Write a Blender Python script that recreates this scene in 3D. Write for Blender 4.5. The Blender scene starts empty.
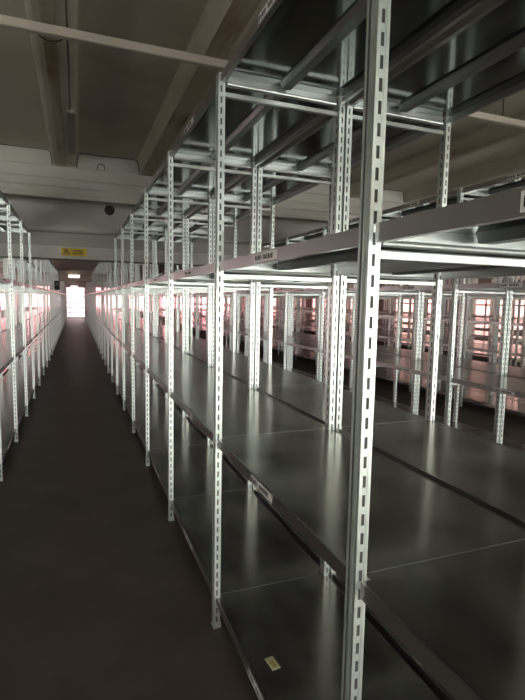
import bpy, bmesh, math
from mathutils import Vector, Matrix

sc = bpy.context.scene
COL = sc.collection

# ------------------------------------------------------------------ measures (metres)
PITCH = 1.2            # post to post along a row
Y1 = 0.902             # first post seen in the right-hand row
DEPTH = 0.62           # depth of one rack
PW, PL = 0.030, 0.043  # post section: across the row, along the row
PH = 2.54
LEVELS = (0.152, 0.930, 1.739, 2.538)
CAM_H = 1.573
CEIL, RIB = 3.48, 3.28
END_Y, BACK_Y = 38.6, -5.0
WALL_R, WALL_L = 13.3, -6.4


def post_y(k):
    return Y1 + PITCH * (k - 1)


# ------------------------------------------------------------------ materials
def nodes(name):
    m = bpy.data.materials.new(name)
    m.use_nodes = True
    nt = m.node_tree
    return m, nt, nt.nodes['Principled BSDF']


def mat(name, col, rough=0.6, metal=0.0, noise=None, bump=0.0, scale=None, spec=None, obj_coord=True):
    m, nt, b = nodes(name)
    b.inputs['Base Color'].default_value = (*col, 1)
    b.inputs['Roughness'].default_value = rough
    b.inputs['Metallic'].default_value = metal
    if spec is not None:
        b.inputs['Specular IOR Level'].default_value = spec
    if noise:
        amt, sc_, = noise
        tc = nt.nodes.new('ShaderNodeTexCoord')
        mp = nt.nodes.new('ShaderNodeMapping')
        if scale:
            mp.inputs['Scale'].default_value = scale
        nt.links.new(tc.outputs['Object'], mp.inputs['Vector'])
        n = nt.nodes.new('ShaderNodeTexNoise')
        n.inputs['Scale'].default_value = sc_
        n.inputs['Detail'].default_value = 6
        nt.links.new(mp.outputs[0], n.inputs['Vector'])
        r = nt.nodes.new('ShaderNodeMapRange')
        r.inputs['From Min'].default_value = .3
        r.inputs['From Max'].default_value = .7
        r.inputs['To Min'].default_value = 1 - amt
        r.inputs['To Max'].default_value = 1 + amt
        nt.links.new(n.outputs['Fac'], r.inputs['Value'])
        mx = nt.nodes.new('ShaderNodeVectorMath')
        mx.operation = 'SCALE'
        mx.inputs[0].default_value = col
        nt.links.new(r.outputs[0], mx.inputs['Scale'])
        nt.links.new(mx.outputs[0], b.inputs['Base Color'])
        r2 = nt.nodes.new('ShaderNodeMapRange')
        r2.inputs['From Min'].default_value = .3
        r2.inputs['From Max'].default_value = .7
        r2.inputs['To Min'].default_value = rough * (1 - amt * .6)
        r2.inputs['To Max'].default_value = rough * (1 + amt * .6)
        nt.links.new(n.outputs['Fac'], r2.inputs['Value'])
        nt.links.new(r2.outputs[0], b.inputs['Roughness'])
        if bump:
            bp = nt.nodes.new('ShaderNodeBump')
            bp.inputs['Strength'].default_value = bump
            bp.inputs['Distance'].default_value = .002
            nt.links.new(n.outputs['Fac'], bp.inputs['Height'])
            nt.links.new(bp.outputs[0], b.inputs['Normal'])
    return m


def emit(name, col, strength):
    m, nt, b = nodes(name)
    b.inputs['Base Color'].default_value = (.6, .6, .6, 1)
    b.inputs['Emission Color'].default_value = (*col, 1)
    b.inputs['Emission Strength'].default_value = strength
    return m


M_POST = mat('galvanised_post', (.74, .79, .75), .38, .78, noise=(.07, 30))
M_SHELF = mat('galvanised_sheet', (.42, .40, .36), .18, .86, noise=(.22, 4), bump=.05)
M_SLOT_SHADE = mat('post_slot_shade', (.13, .13, .12), .7, .3)  # dark colour stands in for the shade inside the hollow posts
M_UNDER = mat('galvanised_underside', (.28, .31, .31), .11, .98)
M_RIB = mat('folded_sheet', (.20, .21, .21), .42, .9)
M_LIP = mat('galvanised_lip', (.42, .41, .40), .30, .92)
M_BAR = mat('crossbar_steel', (.58, .61, .58), .36, .75)
M_LABEL = mat('label_card', (.88, .84, .82), .5)
M_INK = mat('label_ink', (.03, .03, .035), .6)
M_TRUNK = mat('trunking_paint', (.56, .50, .43), .55)
M_DARK = mat('dark_plastic', (.02, .02, .025), .5)
M_FRAME = mat('window_paint', (.35, .30, .30), .5)
M_YELLOW = mat('sign_yellow', (.75, .50, .03), .5)
M_PIPE = mat('conduit_grey', (.32, .29, .24), .5)
M_SEAM = mat('seam_dark', (.05, .04, .03), .9)
M_CABLE = mat('cable_brown', (.16, .12, .08), .7)
M_NOTE = mat('note_paper', (.75, .72, .45), .8)


def concrete(name, col, stain, axis_stripes=False):
    m, nt, b = nodes(name)
    b.inputs['Roughness'].default_value = .85
    tc = nt.nodes.new('ShaderNodeTexCoord')
    n1 = nt.nodes.new('ShaderNodeTexNoise'); n1.inputs['Scale'].default_value = 1.3; n1.inputs['Detail'].default_value = 8
    mp = nt.nodes.new('ShaderNodeMapping'); mp.inputs['Scale'].default_value = (3.0, .7, 3.0) if axis_stripes else (1, 1, 1)
    nt.links.new(tc.outputs['Object'], mp.inputs['Vector'])
    nt.links.new(mp.outputs[0], n1.inputs['Vector'])
    cr = nt.nodes.new('ShaderNodeValToRGB')
    cr.color_ramp.elements[0].position = .36; cr.color_ramp.elements[0].color = (*stain, 1)
    cr.color_ramp.elements[1].position = .52; cr.color_ramp.elements[1].color = (*col, 1)
    nt.links.new(n1.outputs['Fac'], cr.inputs['Fac'])
    nt.links.new(cr.outputs[0], b.inputs['Base Color'])
    n2 = nt.nodes.new('ShaderNodeTexNoise'); n2.inputs['Scale'].default_value = 40
    nt.links.new(tc.outputs['Object'], n2.inputs['Vector'])
    bp = nt.nodes.new('ShaderNodeBump'); bp.inputs['Strength'].default_value = .15; bp.inputs['Distance'].default_value = .004
    nt.links.new(n2.outputs['Fac'], bp.inputs['Height']); nt.links.new(bp.outputs[0], b.inputs['Normal'])
    return m


M_CEIL = concrete('ceiling_concrete', (.64, .595, .50), (.56, .52, .43))
M_RIBC = concrete('stained_rib_concrete', (.50, .44, .35), (.27, .19, .11), True)
M_BEAM = concrete('beam_concrete', (.46, .42, .36), (.42, .38, .32))
M_GABLE = concrete('gable_paint', (.64, .62, .57), (.60, .575, .525))
M_WALL = concrete('wall_paint', (.42, .38, .34), (.36, .33, .29))


def floor_mat():
    m, nt, b = nodes('floor_concrete')
    tc = nt.nodes.new('ShaderNodeTexCoord')
    n1 = nt.nodes.new('ShaderNodeTexNoise'); n1.inputs['Scale'].default_value = 2.2; n1.inputs['Detail'].default_value = 9
    n1.inputs['Roughness'].default_value = .6
    nt.links.new(tc.outputs['Object'], n1.inputs['Vector'])
    cr = nt.nodes.new('ShaderNodeValToRGB')
    cr.color_ramp.elements[0].position = .33; cr.color_ramp.elements[0].color = (.13, .103, .084, 1)
    cr.color_ramp.elements[1].position = .72; cr.color_ramp.elements[1].color = (.20, .163, .134, 1)
    nt.links.new(n1.outputs['Fac'], cr.inputs['Fac'])
    nt.links.new(cr.outputs[0], b.inputs['Base Color'])
    r = nt.nodes.new('ShaderNodeMapRange'); r.inputs['To Min'].default_value = .36; r.inputs['To Max'].default_value = .55
    nt.links.new(n1.outputs['Fac'], r.inputs['Value']); nt.links.new(r.outputs[0], b.inputs['Roughness'])
    b.inputs['Specular IOR Level'].default_value = .5
    return m


M_FLOOR = floor_mat()
M_END = emit('daylit_glass_end', (1, .84, .86), 2.2)
M_PANE_END = emit('daylit_glass_rear', (1, .40, .44), 22)
M_PANE_R = emit('daylit_glass_side', (1, .56, .50), 3.5)
M_PANE_L = emit('daylit_glass_left', (1, .76, .78), 12)
M_PANE_B = emit('daylit_glass_entrance', (.98, 1.0, .95), 22.0)
M_LAMP = emit('lamp_diffuser', (1, .88, .76), 2.0)

# ------------------------------------------------------------------ mesh helpers


def box(bm, x0, x1, y0, y1, z0, z1, mi=0):
    v = [bm.verts.new(p) for p in ((x0, y0, z0), (x1, y0, z0), (x1, y1, z0), (x0, y1, z0),
                                   (x0, y0, z1), (x1, y0, z1), (x1, y1, z1), (x0, y1, z1))]
    for f in ((0, 3, 2, 1), (4, 5, 6, 7), (0, 1, 5, 4), (1, 2, 6, 5), (2, 3, 7, 6), (3, 0, 4, 7)):
        q = bm.faces.new([v[i] for i in f]); q.material_index = mi
    return v


def prism(bm, prof, axis, a, b, mi=0):
    """closed profile [(u, w)] extruded from a to b along 'x' or 'y'"""
    def P(u, w, t):
        return (u, t, w) if axis == 'y' else (t, u, w)
    A = [bm.verts.new(P(u, w, a)) for u, w in prof]
    B = [bm.verts.new(P(u, w, b)) for u, w in prof]
    n = len(prof)
    fs = [bm.faces.new(A), bm.faces.new(B[::-1])]
    for i in range(n):
        fs.append(bm.faces.new((A[i], B[i], B[(i + 1) % n], A[(i + 1) % n])))
    for f in fs:
        f.material_index = mi


def tube(bm, pts, r, seg=8, mi=0):
    rings = []
    pts = [Vector(p) for p in pts]
    for i, p in enumerate(pts):
        d = (pts[min(i + 1, len(pts) - 1)] - pts[max(i - 1, 0)]).normalized()
        ref = Vector((0, 0, 1)) if abs(d.z) < .9 else Vector((1, 0, 0))
        s = d.cross(ref).normalized(); t = s.cross(d)
        rings.append([bm.verts.new(p + (s * math.cos(a) + t * math.sin(a)) * r) for a in [2 * math.pi * j / seg for j in range(seg)]])
    for a, b in zip(rings, rings[1:]):
        for j in range(seg):
            f = bm.faces.new((a[j], a[(j + 1) % seg], b[(j + 1) % seg], b[j])); f.material_index = mi; f.smooth = True
    bm.faces.new(rings[0][::-1]).material_index = mi
    bm.faces.new(rings[-1]).material_index = mi


def finish(bm, name, mats, fix=True):
    if fix:
        bmesh.ops.recalc_face_normals(bm, faces=bm.faces)
    me = bpy.data.meshes.new(name)
    bm.to_mesh(me); bm.free()
    for m in (mats if isinstance(mats, (list, tuple)) else [mats]):
        me.materials.append(m)
    return me


def link(name, me, parent=None, loc=(0, 0, 0)):
    o = bpy.data.objects.new(name, me)
    COL.objects.link(o)
    o.location = loc
    if parent:
        o.parent = parent
    return o


def tag(o, label, cat, group=None, kind=None):
    o['label'] = label; o['category'] = cat
    if group: o['group'] = group
    if kind: o['kind'] = kind
    return o


def structure(name, bm, mats, parent=None):
    o = link(name, finish(bm, name, mats), parent)
    if parent is None:
        o['kind'] = 'structure'
    return o


# ------------------------------------------------------------------ shelving pieces
# local frame of a bay: x = 0 at the rack's front, growing into the rack (sign s), y = 0 at the post, z up
SLOT_P, SLOT_H, SLOT_W = .045, .027, .0082
T = .002


def add_post(bm, s, x0, back=False, mi=0, slots=True, core=1):
    """one perforated upright; outer face grooved, three faces slotted"""
    h = PH

    def X(x):
        return s * x

    def sheet(P, w, slotted, shift=0, slot_at=.5):
        """P(u, z) -> point, u in 0..w"""
        c0 = w * (1 - slot_at if back else slot_at)
        us = [0, 0, c0 - SLOT_W / 2, c0 + SLOT_W / 2, w, w]
        if not slotted or not slots:
            a = [bm.verts.new(P(u, z)) for u, z in ((0, 0), (w, 0), (w, h), (0, h))]
            bm.faces.new(a).material_index = mi
            return
        def quad(u0, u1, z0, z1):
            bm.faces.new([bm.verts.new(P(*q)) for q in ((u0, z0), (u1, z0), (u1, z1), (u0, z1))]).material_index = mi
        quad(0, us[2], 0, h); quad(us[3], w, 0, h)
        z = 0.0; c = .03 + shift
        while c + SLOT_H < h:
            quad(us[2], us[3], z, c)
            z = c + SLOT_H; c += SLOT_P
        quad(us[2], us[3], z, h)
    xa, xb = (x0, x0 + PW)
    # faces towards +y and -y
    sheet(lambda u, z: (X(xa + u), 0, z), PW, True, 0, .43)
    sheet(lambda u, z: (X(xa + u), PL, z), PW, True, SLOT_P / 2, .43)
    # face into the rack
    xi = xa if back else xb
    sheet(lambda u, z: (X(xi), u, z), PL, True)
    # outer face: folded profile with a central groove
    xo = xb if back else xa
    d = -1 if back else 1
    prof = [(0, 0), (.008, 0), (.009, .018), (.022, .018), (.023, .002), (.029, .002), (.030, .010), (.037, .010), (.038, 0), (PL, 0)]
    for (y0, g0), (y1, g1) in zip(prof, prof[1:]):
        bm.faces.new([bm.verts.new(q) for q in ((X(xo + d * g0), y0, 0), (X(xo + d * g1), y1, 0), (X(xo + d * g1), y1, h), (X(xo + d * g0), y0, h))]).material_index = mi
    # raised fold along both edges of the slotted faces
    # dark fill added as painted shade behind the slots (clear of the groove in the outer face)
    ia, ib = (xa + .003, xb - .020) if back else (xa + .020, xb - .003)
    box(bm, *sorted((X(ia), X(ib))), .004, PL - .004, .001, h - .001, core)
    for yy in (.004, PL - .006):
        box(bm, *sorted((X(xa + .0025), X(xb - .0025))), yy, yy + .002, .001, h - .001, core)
    for y0, y1 in ((-.0015, 0), (PL, PL + .0015)):
        for q0, q1 in ((.0205, .029),):
            if back: q0, q1 = PW - q1, PW - q0
            box(bm, *sorted((X(xa + q0), X(xa + q1))), y0, y1, 0, h, mi)


def add_foot(bm, s, x0, mi=0):
    a, b = sorted((s * (x0 - .004), s * (x0 + PW + .004)))
    box(bm, a, b, -.004, PL + .004, 0, .005, mi)
    box(bm, a, b, -.0035, -.0018, .005, .03, mi)


def add_shelf(bm, s, z, mi=0, lip=.037, fl=1):
    def B(x0, x1, y0, y1, z0, z1, m=mi):
        a, b = sorted((s * x0, s * x1))
        box(bm, a, b, y0, y1, z0, z1, m)
    lm = fl + 1 if fl == 1 else 4
    yA, yB = PL / 2 + .0015, PITCH + PL / 2 - .0015        # shelf ends at the middle of the posts
    xf, xb = .012, DEPTH - .012
    xn0, xn1 = PW + .0115, DEPTH - PW - .0115               # notches for the posts
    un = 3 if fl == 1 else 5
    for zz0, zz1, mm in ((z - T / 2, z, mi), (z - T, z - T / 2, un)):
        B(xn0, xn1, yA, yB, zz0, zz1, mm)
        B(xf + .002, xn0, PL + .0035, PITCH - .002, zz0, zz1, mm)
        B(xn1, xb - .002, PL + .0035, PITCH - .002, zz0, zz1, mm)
    B(xn0, xn1, yA, yA + .0015, z, z + .0008, fl)
    # front and back lips, with folded return
    for x, d in ((xf, 1), (xb, -1)):
        B(x, x + d * .002, PL + .0035, PITCH - .0035, z - lip, z, lm)
        B(x, x + d * .006, PL + .0035, PITCH - .0035, z, z + .0015, lm)
        B(x, x + d * .018, PL + .0035, PITCH - .0035, z - lip - .002, z - lip, lm)
    # end flanges with a rolled lower edge
    for y, d in ((yA, 1), (yB, -1)):
        y0, y1 = sorted((y, y + d * .002))
        B(xn0, xn1, y0, y1, z - .033, z - T, fl)
        cy, cz, rr = y + d * .006, z - .036, .007
        a, b = sorted((s * xn0, s * xn1))
        prism(bm, [(cy + rr * math.cos(t * math.pi / 5), cz + rr * math.sin(t * math.pi / 5)) for t in range(10)], 'x', a, b, fl)


def add_rib(bm, s, z, mi=0):
    c = DEPTH / 2
    prof = [(-.032, z - T), (-.020, z - .026), (.020, z - .026), (.032, z - T)]
    prism(bm, [(s * (c + u), w) for u, w in prof], 'y', PL / 2 + .035, PITCH + PL / 2 - .035, mi)
    for y in (PL / 2 + .018, PITCH + PL / 2 - .035):
        a, b = sorted((s * (c - .008), s * (c + .008)))
        box(bm, a, b, y, y + .017, z - .022, z - .010, mi)


def add_bar(bm, s, z, mi=0):
    a, b = sorted((s * (PW + .001), s * (DEPTH - PW - .001)))
    prism(bm, [(.014, z - .010), (.014, z + .007), (.017, z + .010), (.031, z + .010), (.034, z + .007), (.034, z - .010)], 'x', a, b, mi)


GLYPHS = (.010, .006, .012, .008, .005, .0, .012, .010, .006, .011, .008, .010)


def add_label(bm, s, z, mi=0, ink=1):
    x = .0115
    def B(x0, x1, y0, y1, z0, z1, m):
        a, b = sorted((s * x0, s * x1))
        box(bm, a, b, y0, y1, z0, z1, m)
    ya = PITCH / 2 - .06
    zt = z - .004
    B(x - .002, x, ya, ya + .20, zt - .030, zt, mi)
    y = ya + .194
    for i, g in enumerate(GLYPHS):
        if g == 0:
            y -= .014; continue
        top = zt - .007 - (.002 if i % 3 == 1 else 0)
        B(x - .0026, x - .002, y - g, y, zt - .023, top, ink)
        y -= g + .005


# height of the crossbar under each level (none under the lowest)
BARS = (LEVELS[1] - .060, LEVELS[2] - .060, LEVELS[3] - .078)

MESH = {}
for s in (1, -1):
    for key, x0, back in (('front', 0.0, False), ('back', DEPTH - PW, True)):
        bm = bmesh.new(); add_post(bm, s, x0, back); MESH['upright', key, s] = finish(bm, 'upright', [M_POST, M_SLOT_SHADE])
        bm = bmesh.new(); add_foot(bm, s, x0); MESH['foot', key, s] = finish(bm, 'foot', M_POST)
    for i, z in enumerate(LEVELS):
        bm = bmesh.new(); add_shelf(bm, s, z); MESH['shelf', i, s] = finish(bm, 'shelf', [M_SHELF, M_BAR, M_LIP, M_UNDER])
        bm = bmesh.new(); add_rib(bm, s, z); MESH['rib', i, s] = finish(bm, 'reinforcing_rib', M_RIB)
        bm = bmesh.new(); add_label(bm, s, z); MESH['label', i, s] = finish(bm, 'shelf_label', [M_LABEL, M_INK])
    for i, z in enumerate(BARS):
        bm = bmesh.new(); add_bar(bm, s, z); MESH['bar', i, s] = finish(bm, 'crossbar', M_BAR)
    for kind in ('full', 'low', 'full_dense', 'low_dense'):
        bm = bmesh.new()
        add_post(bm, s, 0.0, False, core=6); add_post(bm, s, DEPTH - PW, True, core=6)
        for i, z in enumerate(LEVELS):
            if kind.startswith('low') and i == 3: continue
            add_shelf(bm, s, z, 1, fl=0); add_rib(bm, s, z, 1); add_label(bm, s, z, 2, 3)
        for z in (BARS if kind.startswith('full') else BARS[:2]):
            add_bar(bm, s, z, 0)
        if kind.endswith('dense'):
            for z in (.54, 1.33):
                add_shelf(bm, s, z, 1, fl=0); add_bar(bm, s, z - .06, 0)
        MESH['bay', kind, s] = finish(bm, 'shelving_bay', [M_POST, M_SHELF, M_LABEL, M_INK, M_LIP, M_UNDER, M_SLOT_SHADE])


def detailed_bay(s, low=False):
    root = bpy.data.objects.new('shelving_bay', None); COL.objects.link(root)
    root.empty_display_size = .1
    for key in ('front', 'back'):
        u = link('upright', MESH['upright', key, s], root)
        link('foot', MESH['foot', key, s], u)
    for i in range(4):
        if low and i == 3: continue
        sh = link('shelf', MESH['shelf', i, s], root)
        link('reinforcing_rib', MESH['rib', i, s], sh)
        link('shelf_label', MESH['label', i, s], sh)['label'] = 'white printed label on the front lip'
    for i in range(2 if low else 3):
        link('crossbar', MESH['bar', i, s], root)
    return root


def copy_tree(o, parent=None):
    c = o.copy(); COL.objects.link(c)
    if parent: c.parent = parent
    for ch in list(o.children):
        copy_tree(ch, c)
    return c


ORD = ['', 'first', 'second', 'third', 'fourth', 'fifth', 'sixth', 'seventh', 'eighth', 'ninth', 'tenth', 'eleventh', 'twelfth',
       'thirteenth', 'fourteenth', 'fifteenth']
# row: front x, direction of depth, first bay, last detailed bay, last bay, phrase, group
X_A = .588
GAPB = X_A + 2 * DEPTH + .012           # front (aisle side) of the rack backing onto A
STEP = 2.445                            # pair to pair
ROWS = [
    (X_A, 1, 0, 9, 31, 'row on the aisle\'s right', 'shelving bays right of the aisle'),
    (GAPB, -1, 0, 7, 31, 'row backing the right aisle row', 'shelving bays backing the right aisle row'),
    (X_A + STEP, 1, 1, 6, 31, 'near row past the second aisle', 'shelving bays across the second aisle'),
    (GAPB + STEP, -1, 1, 4, 31, 'rear row past the second aisle', 'rear bays past the second aisle'),
    (X_A + 2 * STEP, 1, 3, 2, 31, 'near row past the third aisle', 'shelving bays across the third aisle'),
    (GAPB + 2 * STEP, -1, 4, 2, 31, 'rear row past the third aisle', 'rear bays past the third aisle'),
    (X_A + 3 * STEP, 1, 6, 2, 31, 'near row past the fourth aisle', 'shelving bays across the fourth aisle'),
    (GAPB + 3 * STEP, -1, 7, 2, 31, 'rear row past the fourth aisle', 'rear bays past the fourth aisle'),
    (-.617, -1, 3, 8, 31, 'row on the aisle\'s left', 'shelving bays left of the aisle'),
    (-.617 - 2 * DEPTH - .012, 1, 8, 2, 31, 'row backing the left aisle row', 'shelving bays backing the left aisle row'),
    (-.617 - STEP, -1, 20, 2, 31, 'second block left of the aisle', 'bays of the second block on the left'),
    (-.617 - STEP - 2 * DEPTH - .012, 1, 28, 2, 31, 'outer row far left', 'outer bays of the second block on the left'),
]
LOW = (7, 17, 27)                       # bays under a ceiling girder have no top shelf
proto = {}
for (x, s, k0, kd, k1, phrase, group) in ROWS:
    for k in range(k0, k1 + 1):
        low = k in LOW
        n = k - k0 + 1
        if k <= kd:
            if (s, low) not in proto:
                proto[s, low] = detailed_bay(s, low); o = proto[s, low]
            else:
                o = copy_tree(proto[s, low])
        else:
            o = link('shelving_bay', MESH['bay', ('low' if low else 'full') + ('_dense' if x > 5 else ''), s])
        o.location = (x, post_y(k), 0)
        if n <= 12:
            lab = 'empty galvanised shelving bay, %s from the camera in the %s' % (ORD[n], phrase)
        else:
            lab = 'distant empty galvanised shelving bay in the %s' % phrase
        tag(o, lab, 'shelving', group)
        if k == 0 and s == 1:
            nearest = o
    # closing frame of the row
    e = bpy.data.objects.new('end_frame', None); COL.objects.link(e); e.location = (x, post_y(k1 + 1), 0)
    for key in ('front', 'back'):
        link('upright', MESH['upright', key, s], e)
    for i in range(3):
        link('crossbar', MESH['bar', i, s], e)
    tag(e, 'perforated end frame at the far end of the %s' % phrase, 'shelving')

# the cards of the nearest bay sit a little further along
for ch in nearest.children_recursive:
    if ch.name.startswith('shelf_label'):
        ch.location.y += .09

# the rows beyond the fourth aisle: too many and too small to tell apart
bm = bmesh.new()
for (x, s, k0) in ((X_A + 4 * STEP, 1, 8), (GAPB + 4 * STEP, -1, 8)):
    for k in range(k0, 32):
        y = post_y(k)
        low = k in LOW
        for px in (0, DEPTH - PW):
            a, b = sorted((x + s * px, x + s * (px + PW)))
            box(bm, a, b, y, y + PL, 0, PH, 0)
        for i, z in enumerate(LEVELS):
            if low and i == 3: continue
            a, b = sorted((x + s * (PW + .012), x + s * (DEPTH - PW - .012)))
            box(bm, a, b, y + .026, y + PITCH + .022, z - .03, z, 1)
            a, b = sorted((x + s * .012, x + s * (DEPTH - .012)))
            box(bm, a, b, y + PL + .002, y + PITCH - .002, z - .04, z - .001, 1)
o = link('distant_shelving', finish(bm, 'distant_shelving', [M_POST, M_SHELF]))
tag(o, 'distant mass of empty galvanised racks beyond the fourth aisle on the right', 'shelving', kind='stuff')

# unseen racks of the same rows, added behind the viewpoint to shade upper posts
bm = bmesh.new()
for (x, s) in ((X_A, 1), (GAPB, -1), (X_A + STEP, 1), (GAPB + STEP, -1), (-.617, -1)):
    for k in range(-3, 1 if x > 2.5 else (3 if x < 0 else 0)):
        y = post_y(k)
        for px in (0, DEPTH - PW):
            a, b = sorted((x + s * px, x + s * (px + PW)))
            box(bm, a, b, y, y + PL, 0, PH, 0)
        for i, z in enumerate(LEVELS):
            a, b = sorted((x + s * (PW + .012), x + s * (DEPTH - PW - .012)))
            box(bm, a, b, y + .026, y + PITCH + .020, z - .03, z, 1)
            a, b = sorted((x + s * .012, x + s * (DEPTH - .012)))
            box(bm, a, b, y + PL + .002, y + PITCH - .002, z - .04, z - .001, 1)
o = link('unseen_shade_shelving', finish(bm, 'unseen_shade_shelving', [M_POST, M_SHELF]))
tag(o, 'unseen empty galvanised racks added behind the viewpoint to shade the upper posts', 'shelving', kind='stuff')

# ------------------------------------------------------------------ floor, walls, ceiling
bm = bmesh.new(); box(bm, WALL_L - .2, WALL_R + .2, BACK_Y - .2, END_Y + .2, -.12, 0)
structure('floor', bm, M_FLOOR)
# saw-cut floor joints across the hall
bm = bmesh.new()
for y in (8.9, 14.9, 20.9, 26.9, 32.9):
    box(bm, WALL_L, WALL_R, y - .006, y + .006, 0, .0008)
structure('trim_1', bm, M_SEAM)

# ribbed ceiling, extruded along the hall
ribs = [-.105 + 1.11 * i for i in range(-5, 12)]
G = ((8.6, 9.0), (20.45, 20.85), (32.5, 32.9))
bm = bmesh.new()
box(bm, WALL_L - .2, WALL_R + .2, BACK_Y - .2, END_Y + .2, CEIL, CEIL + .15, 0)
for xr in ribs:
    half = [(.175, CEIL + .001), (.155, CEIL - .025), (.142, RIB + .04), (.130, RIB + .012), (.105, RIB)]
    prof = [(xr - u, w) for u, w in half] + [(xr + u, w) for u, w in half[::-1]]
    prof = [(max(WALL_L, min(WALL_R, u)), w) for u, w in prof]
    y_from = BACK_Y
    for y_to in (7.1, 19.4, 31.4, END_Y):
        prism(bm, prof, 'y', y_from, y_to, 0)
        if -.2 < xr < 1.2:
            box(bm, xr - .065 if xr < .5 else xr - .13, xr + .02, y_from, y_to, RIB - .006, RIB + .002, 1)
        y_from = y_to + 1.9
structure('ceiling', bm, [M_CEIL, M_RIBC])

# girders across the hall
for n, (g0, g1) in enumerate(G):
    bm = bmesh.new()
    u0 = g0 - 1.5
    # stepped upper casing, then the lower beam
    prism(bm, [(u0, CEIL + .001), (u0, RIB + .0), (u0 + .015, RIB - .01), (u0 + .015, 3.13), (u0 - .015, 3.11), (u0 - .015, 3.02), (u0 + .01, 3.0), (u0 + .01, 2.93), (u0 - .005, 2.92), (u0 - .005, 2.87), (u0 + .2, 2.87), (u0 + .2, 3.10),
               (u0 + .55, 3.10), (u0 + .56, 3.085), (u0 + .62, 3.085), (u0 + .64, 3.105), (g0 - .40, 3.11), (g0 - .40, 2.60), (g0 - .37, 2.57), (g0 - .22, 2.57),
               (g0, 2.385), (g0, 2.185), (g1, 2.185), (g1, CEIL + .001)], 'x', WALL_L, WALL_R, 0)
    structure('trim_%d' % (n + 2), bm, M_BEAM if n else [M_GABLE])
# rounded end plates closing the ceiling recesses against the first girder (dark seam lines)
bm = bmesh.new()
for a, b in zip(ribs, ribs[1:]):
    x0, x1 = a + .15, b - .15
    z0, z1, r, y = RIB + .005, CEIL - .012, .05, 7.095
    pts = [(x0, y, z0), (x0 + .015, y, z1 - r)]
    pts += [(x0 + .015 + r - r * math.cos(t), y, z1 - r + r * math.sin(t)) for t in (.4, .8, 1.2, 1.57)]
    pts += [(x1 - .015 - r + r * math.sin(t), y, z1 - r + r * math.cos(t)) for t in (0, .4, .8, 1.2)]
    pts += [(x1 - .015, y, z1 - r), (x1, y, z0)]
    tube(bm, pts, .006, 6)
structure('trim_5', bm, M_SEAM)


def wall_with_windows(name, axis, pos, thick, a0, a1, openings, m):
    """wall plane across 'axis' at pos; openings (u0, u1, z0, z1), not overlapping in u"""
    bm = bmesh.new()
    def B(u0, u1, z0, z1):
        p0, p1 = sorted((pos, pos + thick))
        if axis == 'y': box(bm, u0, u1, p0, p1, z0, z1)
        else: box(bm, p0, p1, u0, u1, z0, z1)
    u = a0
    for (u0, u1, z0, z1) in sorted(openings):
        B(u, u0, 0, CEIL)
        if z0 > .01: B(u0, u1, 0, z0)
        B(u0, u1, z1, CEIL)
        u = u1
    B(u, a1, 0, CEIL)
    return structure(name, bm, m)


win_n = [0]
def window(axis, pos, out, u0, u1, z0, z1, m, cols, rows, name=None, bar=.02):
    """glass set back in the opening with a frame and glazing bars in front of it"""
    win_n[0] += 1
    name = name or 'window_%d' % win_n[0]
    def B(bm, a, b, c, d, p0, p1):
        p0, p1 = sorted((p0, p1))
        if axis == 'y': box(bm, a, b, p0, p1, c, d)
        else: box(bm, p0, p1, a, b, c, d)
    bm = bmesh.new(); f = .05
    for q in ((u0, u1, z0, z0 + f), (u0, u1, z1 - f, z1), (u0, u0 + f, z0 + f, z1 - f), (u1 - f, u1, z0 + f, z1 - f)):
        B(bm, *q, pos + out * .02, pos + out * .10)
    for i in range(1, cols):
        u = u0 + (u1 - u0) * i / cols
        B(bm, u - bar, u + bar, z0 + f, z1 - f, pos + out * .04, pos + out * .08)
    for i in range(1, rows):
        z = z0 + (z1 - z0) * i / rows
        B(bm, u0 + f, u1 - f, z - bar, z + bar, pos + out * .042, pos + out * .078)
    w = structure(name, bm, M_FRAME)
    bm = bmesh.new()
    B(bm, u0 + .01, u1 - .01, z0 + .01, z1 - .01, pos + out * .10, pos + out * .11)
    link('glass', finish(bm, 'glass', m), w)


# far end wall: glazed door at the end of the aisle, windows beside it
ends = [(-1.60, .64, .02, 2.30)]
ends += [(-5.9 + 2.3 * i, -4.0 + 2.3 * i, .75, 2.45) for i in range(2)]
ends += [(1.4 + 2.35 * i, 3.35 + 2.35 * i, .75, 2.45) for i in range(5)]
wall_with_windows('wall_far', 'y', END_Y, .2, WALL_L - .2, WALL_R + .2, ends, M_WALL)
window('y', END_Y, 1, *ends[0], M_END, 2, 6, name='door_1', bar=.025)
for q in ends[1:]:
    window('y', END_Y, 1, *q, M_PANE_END, 4, 4)
# right wall
rights = [(3.2 + 4.1 * i, 5.9 + 4.1 * i, .75, 2.35) for i in range(8)]
wall_with_windows('wall_right', 'x', WALL_R, .2, BACK_Y, END_Y, rights, M_WALL)
for q in rights:
    window('x', WALL_R, 1, *q, M_PANE_R, 5, 4, bar=.03)
# left wall
lefts = [(14 + 4.1 * i, 16.7 + 4.1 * i, .75, 2.35) for i in range(6)]
wall_with_windows('wall_left', 'x', WALL_L, -.2, BACK_Y, END_Y, lefts, M_WALL)
for q in lefts:
    window('x', WALL_L, -1, *q, M_PANE_L, 5, 4, bar=.03)
# wall behind the camera: the daylit entrance front
backs = [(-5.6, -2.4, .4, 1.75), (.3, 2.6, .02, 1.85), (3.0, 6.4, .4, 1.75), (7.2, 10.6, .4, 1.75)]
wall_with_windows('wall_back', 'y', BACK_Y, -.2, WALL_L - .2, WALL_R + .2, backs, M_WALL)
window('y', BACK_Y, -1, *backs[1], M_PANE_B, 3, 2, name='door_2')
for q in (backs[0], backs[2], backs[3]):
    window('y', BACK_Y, -1, *q, M_PANE_B, 3, 2)

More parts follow.
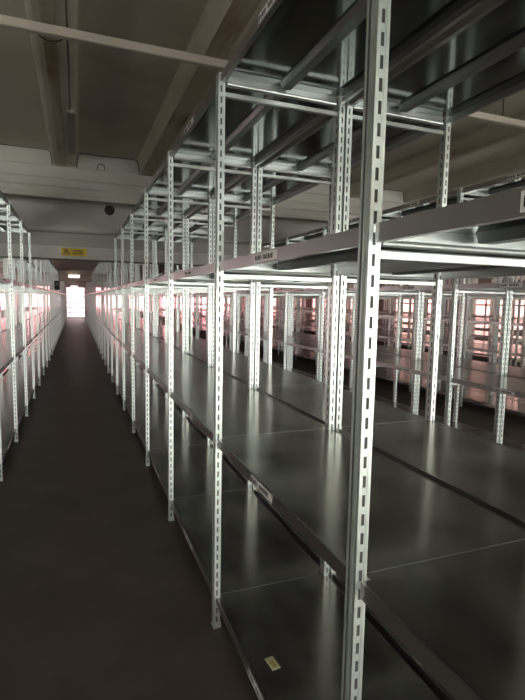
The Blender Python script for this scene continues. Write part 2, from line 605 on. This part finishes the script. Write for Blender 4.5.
# ------------------------------------------------------------------ things on the ceiling and girders
# long pale trunking hung across the hall
t = bpy.data.objects.new('lighting_trunking', None); COL.objects.link(t); t.location = (0, 3.22, 3.1)
bm = bmesh.new()
prism(bm, [(-.024, -.022), (-.024, .022), (-.018, .026), (.018, .026), (.024, .022), (.024, -.022), (.018, -.027), (-.018, -.027)], 'x', WALL_L, WALL_R)
link('channel', finish(bm, 'channel', M_TRUNK), t)
for x in (-4.2, -2.0, 3.35, 5.9, 8.4, 10.9):
    bm = bmesh.new(); tube(bm, [(x, 0, .026), (x, 0, RIB - 3.1 + .2)], .004, 6); link('hanger', finish(bm, 'hanger', M_SEAM), t)
tag(t, 'long pale trunking bar hung under the ceiling across the shelving rows', 'trunking')

# conduit, cable loop and junction cover along the stained rib over the aisle
o = bpy.data.objects.new('ceiling_conduit', None); COL.objects.link(o); o.location = (-.02, 3.3, RIB)
bm = bmesh.new(); tube(bm, [(0, -1.5, -.012), (0, .0, -.012), (.004, .8, -.014), (0, 1.65, -.012)], .006, 8); link('pipe', finish(bm, 'pipe', M_CABLE), o)
bm = bmesh.new(); tube(bm, [(-.20 + .20 * i / 10, .32, -.01 - .045 * math.sin(math.pi * i / 10)) for i in range(11)], .005, 6); link('cable', finish(bm, 'cable', M_SEAM), o)
bm = bmesh.new(); box(bm, -.028, .05, 1.75, 3.1, -.02, 0); box(bm, -.02, .035, 1.65, 1.8, -.035, -.0); link('cover_plate', finish(bm, 'cover_plate', M_PIPE), o)
tag(o, 'thin conduit with pale cover fixed along the stained ceiling rib over the aisle', 'conduit')

# round opening in the pale casing
bm = bmesh.new()
seg = 24
for r0, r1, y0, y1, mi in ((0, .062, -.004, -.004, 0), (.062, .074, -.004, -.012, 1), (.074, .078, -.012, 0, 1)):
    for j in range(seg):
        a, b = 2 * math.pi * j / seg, 2 * math.pi * (j + 1) / seg
        P = lambda r, t, y: (r * math.cos(t), y, r * math.sin(t))
        if r0 == 0:
            f = bm.faces.new([bm.verts.new(q) for q in (P(0, 0, y0), P(r1, a, y1), P(r1, b, y1))])
        else:
            f = bm.faces.new([bm.verts.new(q) for q in (P(r0, a, y0), P(r1, a, y1), P(r1, b, y1), P(r0, b, y0))])
        f.material_index = mi
bmesh.ops.remove_doubles(bm, verts=bm.verts, dist=1e-5)
o = link('round_vent', finish(bm, 'round_vent', [M_DARK, M_SEAM]), None, (.525, G[0][0] - .40, 2.945))
tag(o, 'small round black vent in the pale beam casing right of the yellow sign', 'vent')
bm = bmesh.new(); tube(bm, [(0, 0, .02), (0, -.03, .02), (0, -.035, .0), (0, -.035, -.03)], .006, 6)
o = link('ceiling_hook', finish(bm, 'ceiling_hook', M_SEAM), None, (.53, G[0][0] - .40, 3.07))
tag(o, 'little dark hook above the round black vent', 'hook')
bm = bmesh.new(); tube(bm, [(-.05, 0, 0)] + [(-.045 * math.cos(t), 0, .03 + .045 * math.sin(t)) for t in (0, .5, 1.0, 1.57, 2.1, 2.6, 3.14)] + [(.05, 0, 0)], .006, 6)
o = link('ceiling_hook', finish(bm, 'ceiling_hook', M_SEAM), None, (.35, 7.084, 3.285))
tag(o, 'dark wire loop at the lower edge of a ceiling recess', 'hook')

# yellow warning sign on the girder
s_ = bpy.data.objects.new('warning_sign', None); COL.objects.link(s_); s_.location = (-.014, 8.6, 2.297)
bm = bmesh.new(); box(bm, -.195, .195, -.006, 0, -.062, .062); link('plate', finish(bm, 'plate', M_YELLOW), s_)
bm = bmesh.new()
def tri(bm, cx, cz, r, y0, y1):
    pr = [(cx + r * math.cos(a), cz + r * math.sin(a)) for a in (math.pi / 2, math.pi * 7 / 6, math.pi * 11 / 6)]
    A = [bm.verts.new((u, y0, w)) for u, w in pr]; Bv = [bm.verts.new((u, y1, w)) for u, w in pr]
    bm.faces.new(A); bm.faces.new(Bv[::-1])
    for i in range(3): bm.faces.new((A[i], Bv[i], Bv[(i + 1) % 3], A[(i + 1) % 3]))
tri(bm, -.115, -.012, .060, -.0075, -.006)
link('triangle', finish(bm, 'triangle', M_INK), s_)
bm = bmesh.new(); tri(bm, -.115, -.014, .036, -.009, -.0076); link('triangle_field', finish(bm, 'triangle_field', M_YELLOW), s_)
bm = bmesh.new(); box(bm, -.119, -.111, -.0095, -.009, -.012, .008); box(bm, -.119, -.111, -.0095, -.009, -.025, -.018)
for row, z in enumerate((.018, -.022)):
    x = -.03
    for i, w in enumerate((.014, .012, .016, .012, .014, .016, .012, .014, .012)):
        if row == 0 and i < 1: x += w + .006; continue
        box(bm, x, x + w, -.0075, -.006, z - .011, z + .011); x += w + .006
link('lettering', finish(bm, 'lettering', M_INK), s_)
tag(s_, 'yellow warning sign with black triangle on the beam over the aisle', 'sign')

# luminaires on the two far girders
for (x0, x1, z, gy, lab) in ((-.26, .16, 2.36, G[1][0], 'glowing lamp on the second beam down the aisle'), (-.30, .13, 2.20, G[2][0], 'glowing lamp on the farthest beam over the aisle')):
    l = bpy.data.objects.new('wall_lamp', None); COL.objects.link(l); l.location = ((x0 + x1) / 2, gy, z)
    w = (x1 - x0) / 2
    bm = bmesh.new(); box(bm, -w, w, -.05, 0, -.06, .06); link('housing', finish(bm, 'housing', M_TRUNK), l)
    bm = bmesh.new(); prism(bm, [(-.05, -.055), (-.10, -.035), (-.10, .035), (-.05, .055)], 'x', -w + .01, w - .01); link('diffuser', finish(bm, 'diffuser', M_LAMP), l)
    tag(l, lab, 'lamp')

# small dark box on the left row
b_ = bpy.data.objects.new('control_box', None); COL.objects.link(b_); b_.location = (-.541, post_y(14) + .02, 1.915)
bm = bmesh.new(); box(bm, -.075, .075, -.05, .05, -.14, .14); bmesh.ops.bevel(bm, geom=bm.edges[:], offset=.008, segments=2, affect='EDGES')
link('casing', finish(bm, 'casing', M_DARK), b_)
bm = bmesh.new(); box(bm, -.04, .04, -.054, -.05, .0, .08); link('cover', finish(bm, 'cover', M_RIB), b_)
tag(b_, 'small dark box fixed high on the left row of shelving', 'box')

# paper scrap on the lowest shelf
bm = bmesh.new()
box(bm, -.018, .018, -.034, .034, 0, .0012, 0); box(bm, -.010, .008, -.022, .012, .0012, .0016, 1)
o = link('paper_tag', finish(bm, 'paper_tag', [M_NOTE, mat('note_print', (.62, .50, .16), .8)]), None, (.694, 1.625, LEVELS[0] + .0005))
o.rotation_euler.z = .12
tag(o, 'small yellowish paper tag lying on the lowest shelf nearest the camera', 'tag')

# ------------------------------------------------------------------ camera, world, view
yaw, pit, rol, fpx = .3684, -.1026, .0184, 483.32
fw = Vector((math.sin(yaw) * math.cos(pit), math.cos(yaw) * math.cos(pit), math.sin(pit)))
r = fw.cross(Vector((0, 0, 1))).normalized(); u = r.cross(fw)
r2 = r * math.cos(rol) + u * math.sin(rol); u2 = -r * math.sin(rol) + u * math.cos(rol)
cam = bpy.data.cameras.new('camera'); co = bpy.data.objects.new('camera', cam); COL.objects.link(co)
co.matrix_world = Matrix(((r2.x, u2.x, -fw.x, 0), (r2.y, u2.y, -fw.y, 0), (r2.z, u2.z, -fw.z, CAM_H), (0, 0, 0, 1)))
cam.sensor_fit = 'HORIZONTAL'; cam.sensor_width = 36; cam.lens = fpx / 525 * 36
cam.clip_start = .05; cam.clip_end = 200
sc.camera = co

w = bpy.data.worlds.new('world'); sc.world = w; w.use_nodes = True
w.node_tree.nodes['Background'].inputs[0].default_value = (.5, .55, .6, 1)
w.node_tree.nodes['Background'].inputs[1].default_value = .3
sc.view_settings.view_transform = 'Standard'
sc.view_settings.look = 'None'
sc.view_settings.gamma = 1
sc.view_settings.exposure = 0
sc.cycles.max_bounces = 10
sc.cycles.diffuse_bounces = 5
sc.cycles.glossy_bounces = 6
sc.cycles.sample_clamp_indirect = 8
